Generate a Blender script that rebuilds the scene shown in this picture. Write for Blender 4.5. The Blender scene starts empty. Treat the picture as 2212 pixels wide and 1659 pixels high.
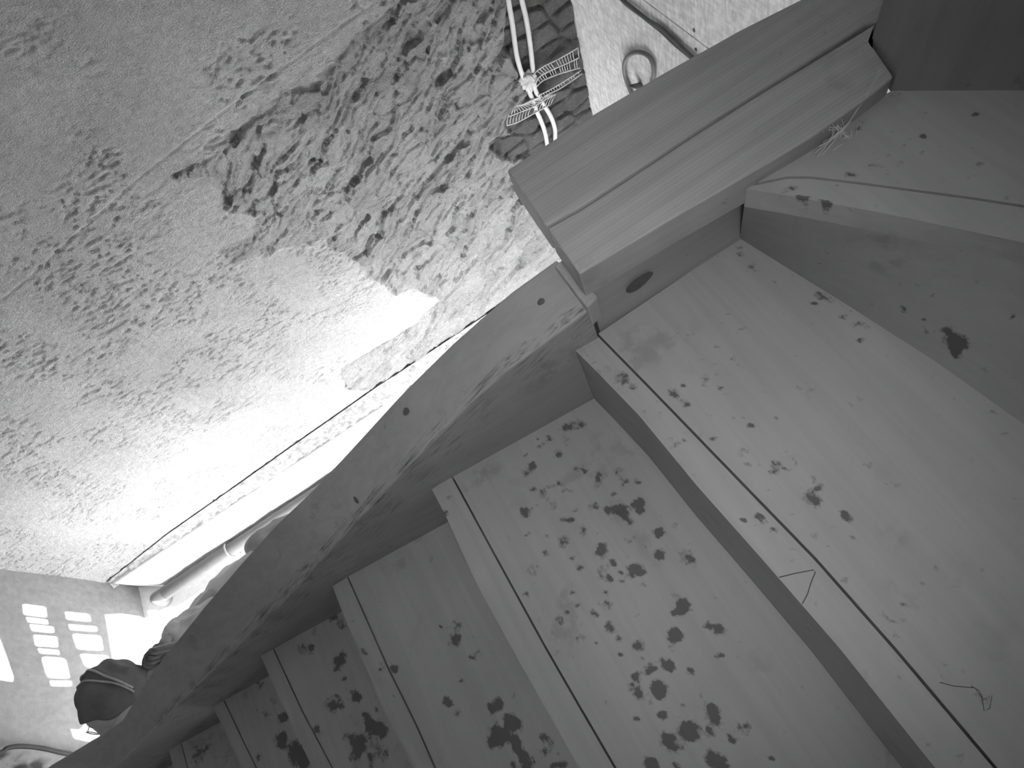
import bpy, bmesh, math, random
import numpy as np
from mathutils import Vector, Matrix
from mathutils.geometry import tessellate_polygon
S = bpy.context.scene
COL = S.collection
random.seed(7)
H = 3.6                     # height of the camera above the lower floor

# ------------------------------------------------------------------ camera
F_PX, TH, CX, CY = 1318.0, math.radians(28), 1106.0, 829.5
_k = np.array([.55, .835]); _k /= np.linalg.norm(_k)
# world axes: X up the stairs, Y towards the plaster wall, Z up
ci = Vector((_k[1], -math.cos(TH)*_k[0], -math.sin(TH)*_k[0]))   # image right
cj = Vector((-_k[0], -math.cos(TH)*_k[1], -math.sin(TH)*_k[1]))  # image down
cw = Vector((0, math.sin(TH), -math.cos(TH)))                    # forward
cam_d = bpy.data.cameras.new('camera'); cam = bpy.data.objects.new('camera', cam_d)
COL.objects.link(cam)
cam_d.sensor_width = 36; cam_d.lens = F_PX/2212*36
cam_d.clip_start = .01
M3 = Matrix((ci, -cj, -cw)).transposed()
cam.matrix_world = Matrix.Translation((0, 0, H)) @ M3.to_4x4()
S.camera = cam

# ------------------------------------------------------------------ light
W = bpy.data.worlds.new('world'); S.world = W; W.use_nodes = True
W.node_tree.nodes['Background'].inputs[0].default_value = (1, 1, 1, 1)
W.node_tree.nodes['Background'].inputs[1].default_value = .045
S.view_settings.view_transform = 'Standard'; S.view_settings.look = 'None'
S.view_settings.gamma = 1; S.view_settings.use_curve_mapping = False
S.view_settings.exposure = 0
SUN_DIR = Vector((-.56, .05, -.82)).normalized()
sd = bpy.data.lights.new('sun', 'SUN'); sd.energy = 34; sd.angle = math.radians(.08)
so = bpy.data.objects.new('sun', sd); COL.objects.link(so)
so.rotation_euler = SUN_DIR.to_track_quat('-Z', 'Y').to_euler(); so.location = (2, 0, 9)
def area(name, loc, direction, sx, sy, power):
    d = bpy.data.lights.new(name, 'AREA'); d.shape = 'RECTANGLE'; d.size = sx; d.size_y = sy; d.energy = power
    o = bpy.data.objects.new(name, d); COL.objects.link(o); o.location = loc
    o.rotation_euler = Vector(direction).normalized().to_track_quat('-Z', 'Y').to_euler()
    return o
# added lamp to brighten the wall foot, added lamp for stairs and beam, lamps of the surveillance camera
dl_ = area('wall_fill', (-1.0, .5, H-3.2), (-.02, 1, -.04), 3.3, .55, 122)
dl_.data.spread = math.radians(130)
area('stair_fill', (.1, .95, H+.85), (.12, -.3, -1), 1.0, .7, .8)
sp = bpy.data.lights.new('camera_lamp', 'SPOT'); sp.energy = 12; sp.spot_size = math.radians(78); sp.spot_blend = 1; sp.shadow_soft_size = .03
spo = bpy.data.objects.new('camera_lamp', sp); COL.objects.link(spo); spo.location = (.0, -.06, H+.03)
spo.rotation_euler = Vector((.10, .40, -.92)).to_track_quat('-Z', 'Y').to_euler()

# ------------------------------------------------------------------ helpers
def ray(p):
    a = (p[0]-CX)/F_PX; b = (p[1]-CY)/F_PX; s = _k[0]*a+_k[1]*b
    return np.array([_k[1]*a-_k[0]*b, math.sin(TH)-math.cos(TH)*s, -(math.cos(TH)+math.sin(TH)*s)])
def az(p, z): r = ray(p); r = r*(z/r[2]); return Vector((r[0], r[1], r[2]+H))
def ay(p, y): r = ray(p); r = r*(y/r[1]); return Vector((r[0], r[1], r[2]+H))
def ax(p, x): r = ray(p); r = r*(x/r[0]); return Vector((r[0], r[1], r[2]+H))
def a_lin(p, y0, m):            # plane y = y0 + m x
    r = ray(p); t = y0/(r[1]-m*r[0]); r = r*t; return Vector((r[0], r[1], r[2]+H))

def link(name, me, mat=None, parent=None, smooth=False):
    o = bpy.data.objects.new(name, me); COL.objects.link(o)
    if mat: me.materials.append(mat)
    if parent is not None:
        o.parent = parent
        base = parent.matrix_basis.translation if parent.type == 'EMPTY' else Vector((0, 0, 0))
        o.location = -base
    if smooth:
        for p in me.polygons: p.use_smooth = True
    return o
def mesh(name, vs, fs, mat=None, parent=None, smooth=False):
    me = bpy.data.meshes.new(name); me.from_pydata([tuple(v) for v in vs], [], fs); me.update()
    bm = bmesh.new(); bm.from_mesh(me); bmesh.ops.recalc_face_normals(bm, faces=bm.faces); bm.to_mesh(me); bm.free()
    return link(name, me, mat, parent, smooth)
def thing(name, label, cat, loc=(0, 0, 0), group=None):
    o = bpy.data.objects.new(name, None); COL.objects.link(o); o.location = loc
    o.empty_display_size = .05
    o['label'] = label; o['category'] = cat
    if group: o['group'] = group
    return o
def tag(o, label, cat, group=None, kind=None):
    o['label'] = label; o['category'] = cat
    if group: o['group'] = group
    if kind: o['kind'] = kind
    return o
def struct(o, label=None):
    o['kind'] = 'structure'
    if label: o['label'] = label
    return o
def bevel(o, w=.003, seg=2):
    m = o.modifiers.new('bevel', 'BEVEL'); m.width = w; m.segments = seg; m.limit_method = 'ANGLE'
    return o
def box(name, lo, hi, mat, parent=None, bv=0):
    x0, y0, z0 = lo; x1, y1, z1 = hi
    vs = [(x, y, z) for z in (z0, z1) for y in (y0, y1) for x in (x0, x1)]
    fs = [(0, 1, 3, 2), (4, 5, 7, 6), (0, 1, 5, 4), (2, 3, 7, 6), (0, 2, 6, 4), (1, 3, 7, 5)]
    o = mesh(name, vs, fs, mat, parent)
    if bv: bevel(o, bv)
    return o
def resample(pts, n):
    P = np.array([tuple(p) for p in pts]); d = np.r_[0, np.cumsum(np.linalg.norm(np.diff(P, axis=0), axis=1))]
    t = np.linspace(0, d[-1], n)
    return np.stack([np.interp(t, d, P[:, k]) for k in range(P.shape[1])], 1)
def smooth_path(pts, n):
    P = [Vector(p) for p in pts]
    if len(P) < 3: return [Vector(v) for v in resample(P, n)]
    out = []; Q = [2*P[0]-P[1]]+P+[2*P[-1]-P[-2]]
    per = max(2, n//(len(P)-1))
    for i in range(1, len(Q)-2):
        a, b, c, d = Q[i-1:i+3]
        for k in range(per):
            t = k/per
            out.append(.5*((2*b)+(c-a)*t+(2*a-5*b+4*c-d)*t*t+(3*b-a-3*c+d)*t**3))
    out.append(P[-1]); return out
def tube_data(path, r, seg=10, caps=True):
    path = [Vector(p) for p in path]; vs = []; fs = []; n = len(path)
    up = Vector((0.13, .31, .94))
    for i, p in enumerate(path):
        t = (path[min(i+1, n-1)]-path[max(i-1, 0)]).normalized()
        a = t.cross(up)
        if a.length < .05: a = t.cross(Vector((1, 0, 0)))
        a.normalize(); b = t.cross(a)
        rr = r[i] if isinstance(r, (list, tuple)) else r
        for k in range(seg):
            an = 2*math.pi*k/seg; vs.append(p+a*rr*math.cos(an)+b*rr*math.sin(an))
    for i in range(n-1):
        for k in range(seg):
            k2 = (k+1) % seg; fs.append((i*seg+k, i*seg+k2, (i+1)*seg+k2, (i+1)*seg+k))
    if caps: fs.append(tuple(range(seg))); fs.append(tuple((n-1)*seg+k for k in range(seg)))
    return vs, fs
def merge(parts):
    V = []; F = []
    for vs, fs in parts:
        o = len(V); V += list(vs); F += [tuple(i+o for i in f) for f in fs]
    return V, F
def tube(name, path, r, mat, parent=None, seg=10):
    vs, fs = tube_data(path, r, seg); return mesh(name, vs, fs, mat, parent, True)
def prism(name, top, h, mat, parent=None, bv=0):      # polygon extruded down by h
    n = len(top); vs = [Vector(p) for p in top]+[Vector(p)-Vector((0, 0, h)) for p in top]
    fs = [tuple(range(n)), tuple(range(2*n-1, n-1, -1))]+[(i, (i+1) % n, n+(i+1) % n, n+i) for i in range(n)]
    o = mesh(name, vs, fs, mat, parent)
    if bv: bevel(o, bv)
    return o

# numpy noise ----------------------------------------------------------------
def _h(i, j, s):
    n = (i.astype(np.int64)*374761393+j.astype(np.int64)*668265263+s*1442695041) & 0xffffffff
    n = ((n ^ (n >> 13))*1274126177) & 0xffffffff
    return ((n ^ (n >> 16)) & 0xffff)/65535.
def vnoise(x, y, s=0):
    i = np.floor(x); j = np.floor(y); u = x-i; v = y-j; u = u*u*(3-2*u); v = v*v*(3-2*v)
    return (_h(i, j, s)*(1-u)+_h(i+1, j, s)*u)*(1-v)+(_h(i, j+1, s)*(1-u)+_h(i+1, j+1, s)*u)*v
def fbm(x, y, o=4, s=0):
    a = .5; t = 0; n = 0
    for k in range(o):
        t = t+a*vnoise(x*2**k+k*17.3, y*2**k+k*9.1, s+k); n += a; a *= .5
    return t/n
def worley(x, y, s=0):
    i = np.floor(x); j = np.floor(y); f1 = np.full(x.shape, 9.); f2 = np.full(x.shape, 9.); idv = np.zeros(x.shape)
    for di in (-1, 0, 1):
        for dj in (-1, 0, 1):
            a = i+di; b = j+dj
            px = a+.15+.7*_h(a, b, s); py = b+.15+.7*_h(a, b, s+5)
            d = np.hypot(px-x, py-y); m = d < f1
            f2 = np.where(m, f1, np.minimum(f2, d)); idv = np.where(m, _h(a, b, s+9), idv); f1 = np.where(m, d, f1)
    return f1, f2, idv
def facets(x, y, s, tilt=1.):
    i = np.floor(x); j = np.floor(y); f1 = np.full(x.shape, 9.); h = np.zeros(x.shape)
    for di in (-1, 0, 1):
        for dj in (-1, 0, 1):
            a = i+di; b = j+dj
            px = a+.1+.8*_h(a, b, s); py = b+.1+.8*_h(a, b, s+5); d = np.hypot(px-x, py-y); m = d < f1
            hh = _h(a, b, s+9)+tilt*((x-px)*(_h(a, b, s+13)*1.6-1.3)+(y-py)*(_h(a, b, s+17)*1.6-.1)); h = np.where(m, hh, h); f1 = np.where(m, d, f1)
    return h, f1
def sdist(poly, x, y):          # signed distance, positive inside
    P = np.array(poly); n = len(P); d = np.full(x.shape, 1e9); ins = np.zeros(x.shape, bool)
    for k in range(n):
        a = P[k]; b = P[(k+1) % n]; e = b-a
        t = np.clip(((x-a[0])*e[0]+(y-a[1])*e[1])/(e@e+1e-12), 0, 1)
        d = np.minimum(d, np.hypot(x-a[0]-t*e[0], y-a[1]-t*e[1]))
        if a[1] != b[1]:
            c = ((a[1] > y) != (b[1] > y)) & (x < (b[0]-a[0])*(y-a[1])/(b[1]-a[1])+a[0]); ins ^= c
    return np.where(ins, d, -d)

# ------------------------------------------------------------------ materials
class NT:
    def __init__(s, name):
        s.m = bpy.data.materials.new(name); s.m.use_nodes = True; s.t = s.m.node_tree
        s.b = s.t.nodes['Principled BSDF']; s.b.inputs['Specular IOR Level'].default_value = .2
        s.c = s.t.nodes.new('ShaderNodeTexCoord').outputs['Object']
    def n(s, t, **kw):
        x = s.t.nodes.new(t)
        for k, v in kw.items(): setattr(x, k, v)
        return x
    def l(s, a, b): s.t.links.new(a, b)
    def mapping(s, scale=(1, 1, 1), rot=(0, 0, 0), src=None):
        m = s.n('ShaderNodeMapping'); m.inputs['Scale'].default_value = scale; m.inputs['Rotation'].default_value = rot
        s.l(src or s.c, m.inputs['Vector']); return m.outputs[0]
    def noise(s, scale, detail=4, vec=None, rough=.55, dist=0):
        x = s.n('ShaderNodeTexNoise'); x.inputs['Scale'].default_value = scale; x.inputs['Detail'].default_value = detail
        x.inputs['Roughness'].default_value = rough; x.inputs['Distortion'].default_value = dist
        s.l(vec or s.c, x.inputs['Vector']); return x.outputs['Fac']
    def voro(s, scale, vec=None, feat='F1', out='Distance'):
        x = s.n('ShaderNodeTexVoronoi', feature=feat); x.inputs['Scale'].default_value = scale
        s.l(vec or s.c, x.inputs['Vector']); return x.outputs[out]
    def ramp(s, src, a, b, va=0., vb=1.):
        x = s.n('ShaderNodeMapRange'); x.interpolation_type = 'SMOOTHSTEP'
        for k, v in zip(('From Min', 'From Max', 'To Min', 'To Max'), (a, b, va, vb)): x.inputs[k].default_value = v
        s.l(src, x.inputs['Value']); return x.outputs[0]
    def math(s, op, a, b=None):
        x = s.n('ShaderNodeMath', operation=op)
        for k, v in enumerate((a, b)):
            if v is None: continue
            if isinstance(v, (int, float)): x.inputs[k].default_value = v
            else: s.l(v, x.inputs[k])
        return x.outputs[0]
    def attr(s, name): return s.n('ShaderNodeAttribute', attribute_name=name).outputs['Fac']
    def color(s, v):
        c = s.n('ShaderNodeCombineColor')
        for k in range(3): s.l(v, c.inputs[k])
        s.l(c.outputs[0], s.b.inputs['Base Color'])
    def bump(s, h, st=.5, d=.002):
        b = s.n('ShaderNodeBump'); b.inputs['Strength'].default_value = st; b.inputs['Distance'].default_value = d
        s.l(h, b.inputs['Height']); s.l(b.outputs[0], s.b.inputs['Normal'])
def plain(name, v, rough=.6, metal=0, bump=None, var=.15, vs=30):
    t = NT(name); t.b.inputs['Roughness'].default_value = rough; t.b.inputs['Metallic'].default_value = metal
    n = t.noise(vs); t.color(t.ramp(n, .25, .75, v*(1-var), v*(1+var)))
    if bump: t.bump(t.noise(bump[0], 3), bump[1], bump[2])
    return t.m
def wood(name, v, axis, grain=.10, stain=False, line=0, tilt=0):
    """pale softwood seen in infrared; axis = direction of the grain"""
    t = NT(name); t.b.inputs['Roughness'].default_value = .62
    sc = [60, 60, 60]; sc[axis] = 2.5
    g = t.noise(1., 5, t.mapping(tuple(sc)), .6, .6)
    sc2 = [9, 9, 9]; sc2[axis] = .8
    g2 = t.noise(1., 3, t.mapping(tuple(sc2)), .5, 1.2)
    big = t.noise(3.2, 3)
    c = t.math('MULTIPLY', t.ramp(g, .3, .7, 1-grain, 1+grain*.6), t.ramp(g2, .3, .7, .97, 1.02))
    c = t.math('MULTIPLY', c, t.ramp(big, .3, .7, .90, 1.06))
    # small dirt freckles of the boards
    fr = t.noise(55, 6, t.mapping(), .65, .3); c = t.math('MULTIPLY', c, t.ramp(fr, .64, .74, 1, .68))
    ml = t.math('MULTIPLY', t.ramp(t.noise(7, 3, None, .5), .48, .68), t.ramp(t.noise(26, 4, None, .6), .46, .66)); c = t.math('MULTIPLY', c, t.ramp(ml, 0, 1, 1, .80))
    if line:
        wv = t.n('ShaderNodeTexWave', wave_type='BANDS', bands_direction='Y'); wv.inputs['Scale'].default_value = line
        wv.inputs['Distortion'].default_value = 1.2; wv.inputs['Detail'].default_value = 2
        t.l(t.mapping((.12, 1, 1)), wv.inputs['Vector']); c = t.math('MULTIPLY', c, t.ramp(wv.outputs['Fac'], 0, 1, .965, 1.02))
    if stain:
        a = t.attr('stain')
        sg = [220, 220, 220]; sg[axis] = 26
        if tilt: sg = [300, 300, 300]; sg[axis] = 10
        k = t.math('ADD', t.math('MULTIPLY', t.math('SUBTRACT', t.noise(80, 5, None, .65), .5), .2 if tilt else 1.9),
                   t.math('MULTIPLY', t.math('SUBTRACT', t.noise(1., 3, t.mapping(tuple(sg), (0, 0, 0), t.mapping((1, 1, 1), (0, tilt, 0)))), .5), 1.3 if tilt else .55))
        s_ = t.math('ADD', a, t.math('MULTIPLY', k, t.ramp(a, .02, .25)))
        hard = t.ramp(s_, .46, .62); soft = t.ramp(s_, .12, .60)
        c = t.math('MULTIPLY', c, t.ramp(soft, 0, 1, 1, .66)); c = t.math('MULTIPLY', c, t.ramp(hard, 0, 1, 1, .5))
    t.color(t.math('MULTIPLY', c, v))
    t.bump(g, .25, .0006)
    return t.m
M_tread = wood('tread_wood', .345, 1, .05, stain=True)
M_riser = wood('riser_wood', .34, 1, .06, stain=True)
M_risdk = wood('riser_face_wood', .30, 1, .05, stain=True)
M_string = wood('stringer_wood', .34, 0, .07, stain=True, tilt=.50)
M_beam = wood('beam_wood', .34, 0, .10, line=60)
M_knot = plain('knot_wood', .11, .6, vs=90)
M_end = wood('end_grain_wood', .38, 2, .08)

# ------------------------------------------------------------------ staircase
stair = thing('staircase', 'wooden closed string staircase with stained pale treads filling the lower right', 'staircase', (0, -.05, 0))
Y_END = -.62
def edge(px, z, ext=True):
    """a traced board edge on its horizontal plane, continued straight past the frame to y = Y_END"""
    pts = [az(p, z) for p in px]
    if ext and pts[-1].y > Y_END:
        a = pts[max(0, len(pts)-3)]; b = pts[-1]; d = b-a
        if abs(d.y) > 1e-4:
            t = (Y_END-b.y)/d.y; pts.append(b+d*t)
    return pts
def blobs_attr(me, blobs, z):
    """wear: dirt marks, each at its own place on the board"""
    n = len(me.vertices); co = np.empty(n*3); me.vertices.foreach_get('co', co); co = co.reshape(-1, 3)
    v = np.zeros(n)
    for (px, py, r, s, *an) in blobs:
        c = az((px, py), z); e = az((px+r, py), z); rad = (e-c).length
        el, rot = (an+[1, 0])[:2] if an else (1, 0)
        dx = co[:, 0]-c.x; dy = co[:, 1]-c.y; dz = np.abs(co[:, 2]-(z+H)) < .004
        ca, sa = math.cos(rot), math.sin(rot); u = dx*ca+dy*sa; w = (-dx*sa+dy*ca)/el
        v += np.where(dz, s*np.exp(-((u*u+w*w)/(rad*rad*.62))), 0)
    v = np.minimum(v, 1.15)
    at = me.attributes.new('stain', 'FLOAT', 'POINT'); at.data.foreach_set('value', v.astype(np.float32))
def ruled(name, front, back, th, mat, parent, blobs=(), z=0, n=120, m=36):
    A = resample(front, n); B = resample(back, n); vs = []
    for i in range(n):
        for k in range(m):
            t = k/(m-1); vs.append(tuple(A[i]*(1-t)+B[i]*t))
    N = n*m
    vs += [(x, y, q-th) for x, y, q in vs]
    fs = []
    for i in range(n-1):
        for k in range(m-1):
            a = i*m+k; fs.append((a, a+1, a+m+1, a+m)); fs.append((N+a, N+a+m, N+a+m+1, N+a+1))
    for i in range(n-1):
        for k in (0, m-1):
            a = i*m+k; fs.append((a, a+m, N+a+m, N+a))
    for k in range(m-1):
        for i in (0, n-1):
            a = i*m+k; fs.append((a, a+1, N+a+1, N+a))
    me = bpy.data.meshes.new(name); me.from_pydata(vs, [], fs); me.update()
    bm = bmesh.new(); bm.from_mesh(me); bmesh.ops.recalc_face_normals(bm, faces=bm.faces); bm.to_mesh(me); bm.free()
    blobs_attr(me, blobs, z)
    return link(name, me, mat, parent)
def shift(pts, dx=0, dy=0, dz=0): return [Vector(p)+Vector((dx, dy, dz)) for p in pts]
GAP = .0016
# dirt marks (traced: x, y, radius in the photograph's frame, strength)
def cr(lst, ox, oy, sc): return [(ox+a/sc, oy+b/sc, r/sc, s)+tuple(q) for a, b, r, s, *q in lst]
bl_B = cr([(755, 318, 22, .8), (890, 245, 18, .8), (925, 330, 45, .75), (985, 320, 35, .6), (870, 350, 40, .5), (930, 250, 20, .5), (720, 400, 20, .5), (790, 405, 24, .7), (730, 455, 24, .8),
  (765, 440, 16, .7), (840, 500, 30, .95), (655, 510, 22, .7), (690, 575, 34, .75), (650, 610, 34, .5), (900, 410, 28, .6), (880, 440, 22, .6), (955, 585, 25, .75), (1010, 600, 26, .75), (1100, 640, 48, .75), (1075, 700, 30, .5),
  (1235, 665, 36, .65), (1215, 610, 50, .45), (1325, 665, 28, .8), (1182, 735, 20, 1), (690, 708, 24, .85), (760, 735, 40, .6), (855, 675, 24, .8), (800, 700, 26, .6), (900, 720, 40, .5), (705, 800, 20, .9), (650, 840, 40, .7),
  (650, 865, 18, .8), (810, 800, 45, .42), (950, 835, 17, 1), (915, 890, 28, .85), (865, 890, 18, .8), (1055, 810, 34, .65), (1140, 830, 40, .75), (1215, 835, 48, 1.1), (1245, 870, 26, 1.1), (1270, 905, 24, 1), (1325, 790, 44, 1.1),
  (1345, 840, 34, .9), (1450, 970, 30, .8), (655, 975, 19, .85), (715, 965, 22, .5), (790, 990, 26, .6), (870, 1020, 50, .6), (990, 955, 45, .58), (1100, 1080, 52, .75), (1110, 1060, 40, .6), (768, 1090, 34, .65), (925, 1120, 20, .8),
  (968, 1178, 26, .85), (1180, 1150, 24, .8), (1270, 1115, 14, .9), (1260, 1010, 30, .65), (1295, 985, 20, .7), (1305, 1195, 60, 1.05), (1345, 1215, 28, 1), (1215, 1210, 20, .9), (1450, 1100, 38, .7), (1365, 1055, 16, .7),
  (690, 1185, 52, .5), (1120, 1220, 60, .55), (1150, 1240, 26, .7), (1230, 1260, 16, .7), (650, 1335, 30, .95), (935, 1325, 24, .8), (1135, 1332, 20, .85), (975, 1412, 24, .95), (905, 1440, 22, .8), (860, 1485, 32, .85),
  (1150, 1400, 44, .5), (1065, 1450, 36, .5), (1350, 1280, 26, .5), (1600, 1400, 44, .85), (1560, 1440, 44, .6), (1540, 1345, 26, .5), (1155, 1540, 46, .8), (1205, 1600, 26, .65), (975, 1600, 40, .5), (1545, 1580, 46, .95), (1740, 1525, 32, .7),
  (1800, 1548, 36, .9), (1320, 1640, 44, .85), (1075, 1628, 16, .8), (1035, 1600, 14, .8), (1420, 960, 60, .18), (1590, 1090, 60, .3), (1640, 1140, 50, .35), (1535, 920, 40, .35), (1420, 740, 60, .2)], 900, 800, 2.765)
bl_B += cr([(2180, 960, 22, .8), (1870, 640, 20, .4), (1865, 1000, 34, .9), (1925, 970, 30, .8), (1970, 950, 26, .8), (2050, 930, 34, .8), (2070, 970, 26, .7), (1830, 1065, 22, 1), (1880, 1100, 44, .9), (2000, 1070, 52, .8), (2020, 1100, 30, .6), (1945, 1165, 34, .5), (1770, 975, 15, .9),
  (1775, 875, 14, .9), (1905, 900, 14, .7), (2025, 1225, 28, .95), (1865, 1255, 22, .7), (1685, 1165, 26, .5), (2070, 1385, 40, 1), (2170, 1330, 60, .9), (2120, 1420, 24, .5), (1950, 1525, 40, .95), (2110, 1540, 26, .9), (1875, 1490, 20, .3), (2150, 1180, 12, .8)], 700, 1100, 2.765)
bl_B += cr([(65, 275, 30, .9), (65, 405, 38, .7), (215, 710, 44, .9), (165, 745, 40, .5), (165, 880, 50, .9), (345, 825, 30, .65), (415, 845, 38, .95), (140, 950, 28, .5), (425, 1000, 28, .9), (255, 1090, 22, .8), (85, 1030, 34, .7), (130, 1060, 34, .8), (30, 1070, 30, .9),
  (60, 1190, 54, 1), (320, 1230, 28, .6), (380, 1310, 46, 1.1), (395, 1370, 52, 1.1), (365, 1440, 36, .8), (260, 1440, 64, 1), (120, 1500, 54, 1), (560, 1420, 50, .85), (490, 1490, 40, 1), (90, 1345, 28, .9), (180, 1560, 28, .4), (390, 1610, 60, 1.1), (440, 1640, 50, 1.1), (20, 1640, 40, .95),
  (725, 1610, 18, .9), (940, 1610, 18, .8), (610, 960, 14, .8), (620, 1110, 15, .6), (690, 1272, 12, .7), (820, 1450, 50, .22), (520, 1010, 30, .3), (400, 655, 16, .5), (250, 440, 60, .35), (1000, 1300, 40, .2)], 1400, 1050, 2.724)
bl_A = cr([(540, 90, 20, .9), (440, 148, 28, .8), (540, 130, 32, .55), (650, 142, 14, .8), (512, 183, 10, 1), (620, 210, 60, .48), (750, 300, 34, .5), (810, 300, 16, .5), (1000, 375, 46, .5), (1060, 400, 50, .45), (972, 425, 13, 1), (850, 400, 12, .8), (1150, 500, 34, .6), (1185, 470, 18, .6),
  (1240, 545, 42, .5), (1290, 560, 34, .45), (1250, 640, 28, .7), (1310, 715, 34, .5), (930, 425, 26, .3), (1040, 490, 24, .4), (1180, 560, 30, .3), (410, 690, 22, .6), (490, 745, 30, .6), (540, 800, 40, .25), (560, 570, 26, .5), (520, 590, 20, .55), (600, 525, 14, .5), (470, 490, 14, .4), (500, 545, 20, .35),
  (335, 875, 56, .52), (130, 940, 26, .8), (170, 960, 50, .4), (210, 910, 22, .7), (225, 1015, 30, .9), (425, 925, 22, .7), (472, 965, 20, .8), (550, 1095, 20, .5), (605, 1145, 26, .75), (580, 1185, 12, .7), (775, 1110, 22, .75), (730, 1075, 20, .4), (385, 1225, 28, .85), (360, 1100, 50, .32), (560, 1300, 50, .5),
  (590, 1375, 26, .55), (800, 1302, 20, .9), (760, 1370, 42, .75), (740, 1410, 34, .7), (815, 1398, 20, .65), (865, 1355, 34, .65), (960, 1365, 12, .8), (1010, 1510, 36, .75), (960, 1560, 60, .72), (1000, 1600, 40, .6), (890, 1490, 20, .5), (685, 1510, 30, .5), (700, 1462, 10, .7), (595, 1425, 18, .5),
  (1290, 1365, 46, .4), (1440, 1475, 60, .42), (1430, 1530, 30, .3), (1470, 1255, 40, .3), (1360, 1240, 40, .28), (1590, 1085, 40, .25), (960, 950, 60, .35), (1250, 985, 70, .22), (1555, 935, 50, .22), (1755, 920, 40, .25), (1800, 985, 34, .25), (1915, 1350, 50, .25), (2000, 1390, 40, .2), (2165, 1565, 40, .35), (730, 840, 30, .35), (915, 885, 18, .5), (880, 930, 40, .25), (250, 600, 40, .35), (820, 470, 50, .25)], 1400, 500, 2.724)
bl_A += cr([(660, 185, 5, .1), (835, 175, 26, .6), (1165, 185, 56, .55), (1160, 160, 22, .5), (1090, 235, 16, .6), (985, 295, 34, .5), (1060, 353, 10, .8), (1105, 393, 10, .8), (1165, 560, 26, .6), (1200, 300, 22, .4), (1430, 780, 22, 1.1), (1390, 770, 60, .42), (1500, 700, 24, .5), (1520, 800, 28, .4), (1480, 880, 60, .3), (1615, 570, 22, .4),
  (1733, 1058, 18, 1.15), (1730, 1140, 24, .7), (1760, 1175, 20, .5), (1900, 1190, 50, .5), (1940, 1180, 18, .6), (1980, 1260, 50, .4), (2020, 1240, 26, .4), (1780, 1420, 26, .6), (1815, 1250, 12, .5), (1560, 175, 40, .25), (2130, 640, 26, .3), (1380, 620, 40, .15)], 1400, 1050, 2.724)
bl_As = cr([(565, 200, 16, .7), (660, 190, 26, .8), (740, 260, 40, .5), (775, 255, 12, .5), (840, 375, 16, .6), (790, 415, 20, .3), (1115, 650, 20, .3), (1495, 1140, 34, .35), (1655, 1540, 34, .45), (1440, 1085, 22, .25), (1390, 960, 22, .25), (1620, 1190, 18, .4)], 1400, 1050, 2.724)
bl_As += cr([(1600, 425, 20, .8), (1560, 445, 24, .7), (1530, 465, 16, .65), (1600, 372, 12, .6), (1240, 50, 50, .5), (1290, 90, 36, .45), (1200, 75, 40, .35), (1430, 180, 14, .6), (1350, 235, 30, .35), (1450, 265, 40, .28), (1330, 305, 30, .2), (2050, 880, 28, .9), (1955, 893, 16, .8), (2130, 950, 36, .6), (1220, 30, 30, .4)], 900, 800, 2.765)
bl_Bs = cr([(200, 770, 36, .35), (170, 850, 24, .9), (220, 830, 30, .3), (495, 1310, 24, .5), (255, 870, 14, .35), (540, 1470, 20, .25)], 900, 800, 2.765)
bl_C = cr([(630, 300, 44, .35), (742, 478, 13, 1), (700, 700, 14, 1), (790, 700, 46, .5), (775, 790, 40, .85), (800, 765, 22, .8), (880, 885, 20, .95), (885, 770, 10, .8), (910, 850, 34, .35), (920, 900, 40, .25), (418, 950, 26, 1.1), (430, 975, 16, .8), (818, 1022, 20, .8), (735, 1140, 32, .95), (745, 1165, 20, .8), (800, 1215, 28, .55), (1050, 1160, 40, 1.05), (1000, 1195, 38, .9),
  (1110, 1260, 52, 1.1), (1150, 1290, 34, 1), (1025, 1330, 50, 1.05), (1050, 1380, 44, 1.1), (1000, 1400, 34, .75), (1135, 1370, 46, 1.05), (1155, 1430, 34, 1.15), (1200, 1490, 60, .9), (1130, 1530, 26, .8), (1210, 1540, 30, 1), (1300, 1350, 40, .5), (1350, 1380, 34, .55), (1310, 1440, 40, .6), (1385, 1450, 24, .6), (1420, 1530, 40, .8), (1370, 1530, 30, .8), (1010, 1020, 16, .4), (1065, 1010, 18, .4), (1130, 1110, 34, .35), (1085, 1340, 30, .9), (460, 755, 26, .15), (650, 1170, 30, .2), (990, 450, 24, .3), (280, 520, 30, .18), (720, 1250, 60, .15)], 700, 1100, 2.765)
bl_Cs = cr([(105, 465, 18, .35), (232, 850, 22, .7), (340, 940, 34, .4), (340, 970, 14, .6), (400, 1078, 10, .8), (410, 1110, 10, .9), (600, 1510, 22, .3), (255, 870, 12, .5)], 700, 1100, 2.765)
bl_D = cr([(1450, 640, 40, .6), (1490, 690, 30, .75), (1410, 640, 30, .5), (1280, 840, 50, .5), (1240, 830, 26, .5), (1310, 830, 24, .6), (1480, 900, 34, .6), (1490, 850, 30, .4), (1460, 930, 50, .5), (1510, 890, 30, .45), (1500, 1010, 20, .6), (1560, 1110, 44, .65), (1590, 1130, 28, .75), (1440, 1140, 60, .4), (1480, 1170, 30, .6), (1420, 1180, 60, .35), (1650, 1270, 40, .95), (1620, 1220, 24, .8), (1720, 1290, 34, .9), (1740, 1330, 30, .8), (1680, 1310, 44, .8),
  (1560, 1380, 44, .8), (1610, 1370, 26, .75), (1600, 1420, 50, 1), (1510, 1350, 30, .6), (1660, 1480, 22, .9), (1740, 1470, 44, .6), (1700, 1400, 60, .45), (1560, 1480, 44, .5), (1650, 1540, 40, .5), (1340, 1320, 26, 1), (1240, 1240, 60, .3), (1330, 730, 30, .45), (1690, 1200, 24, .6)], 200, 1100, 2.765)
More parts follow.
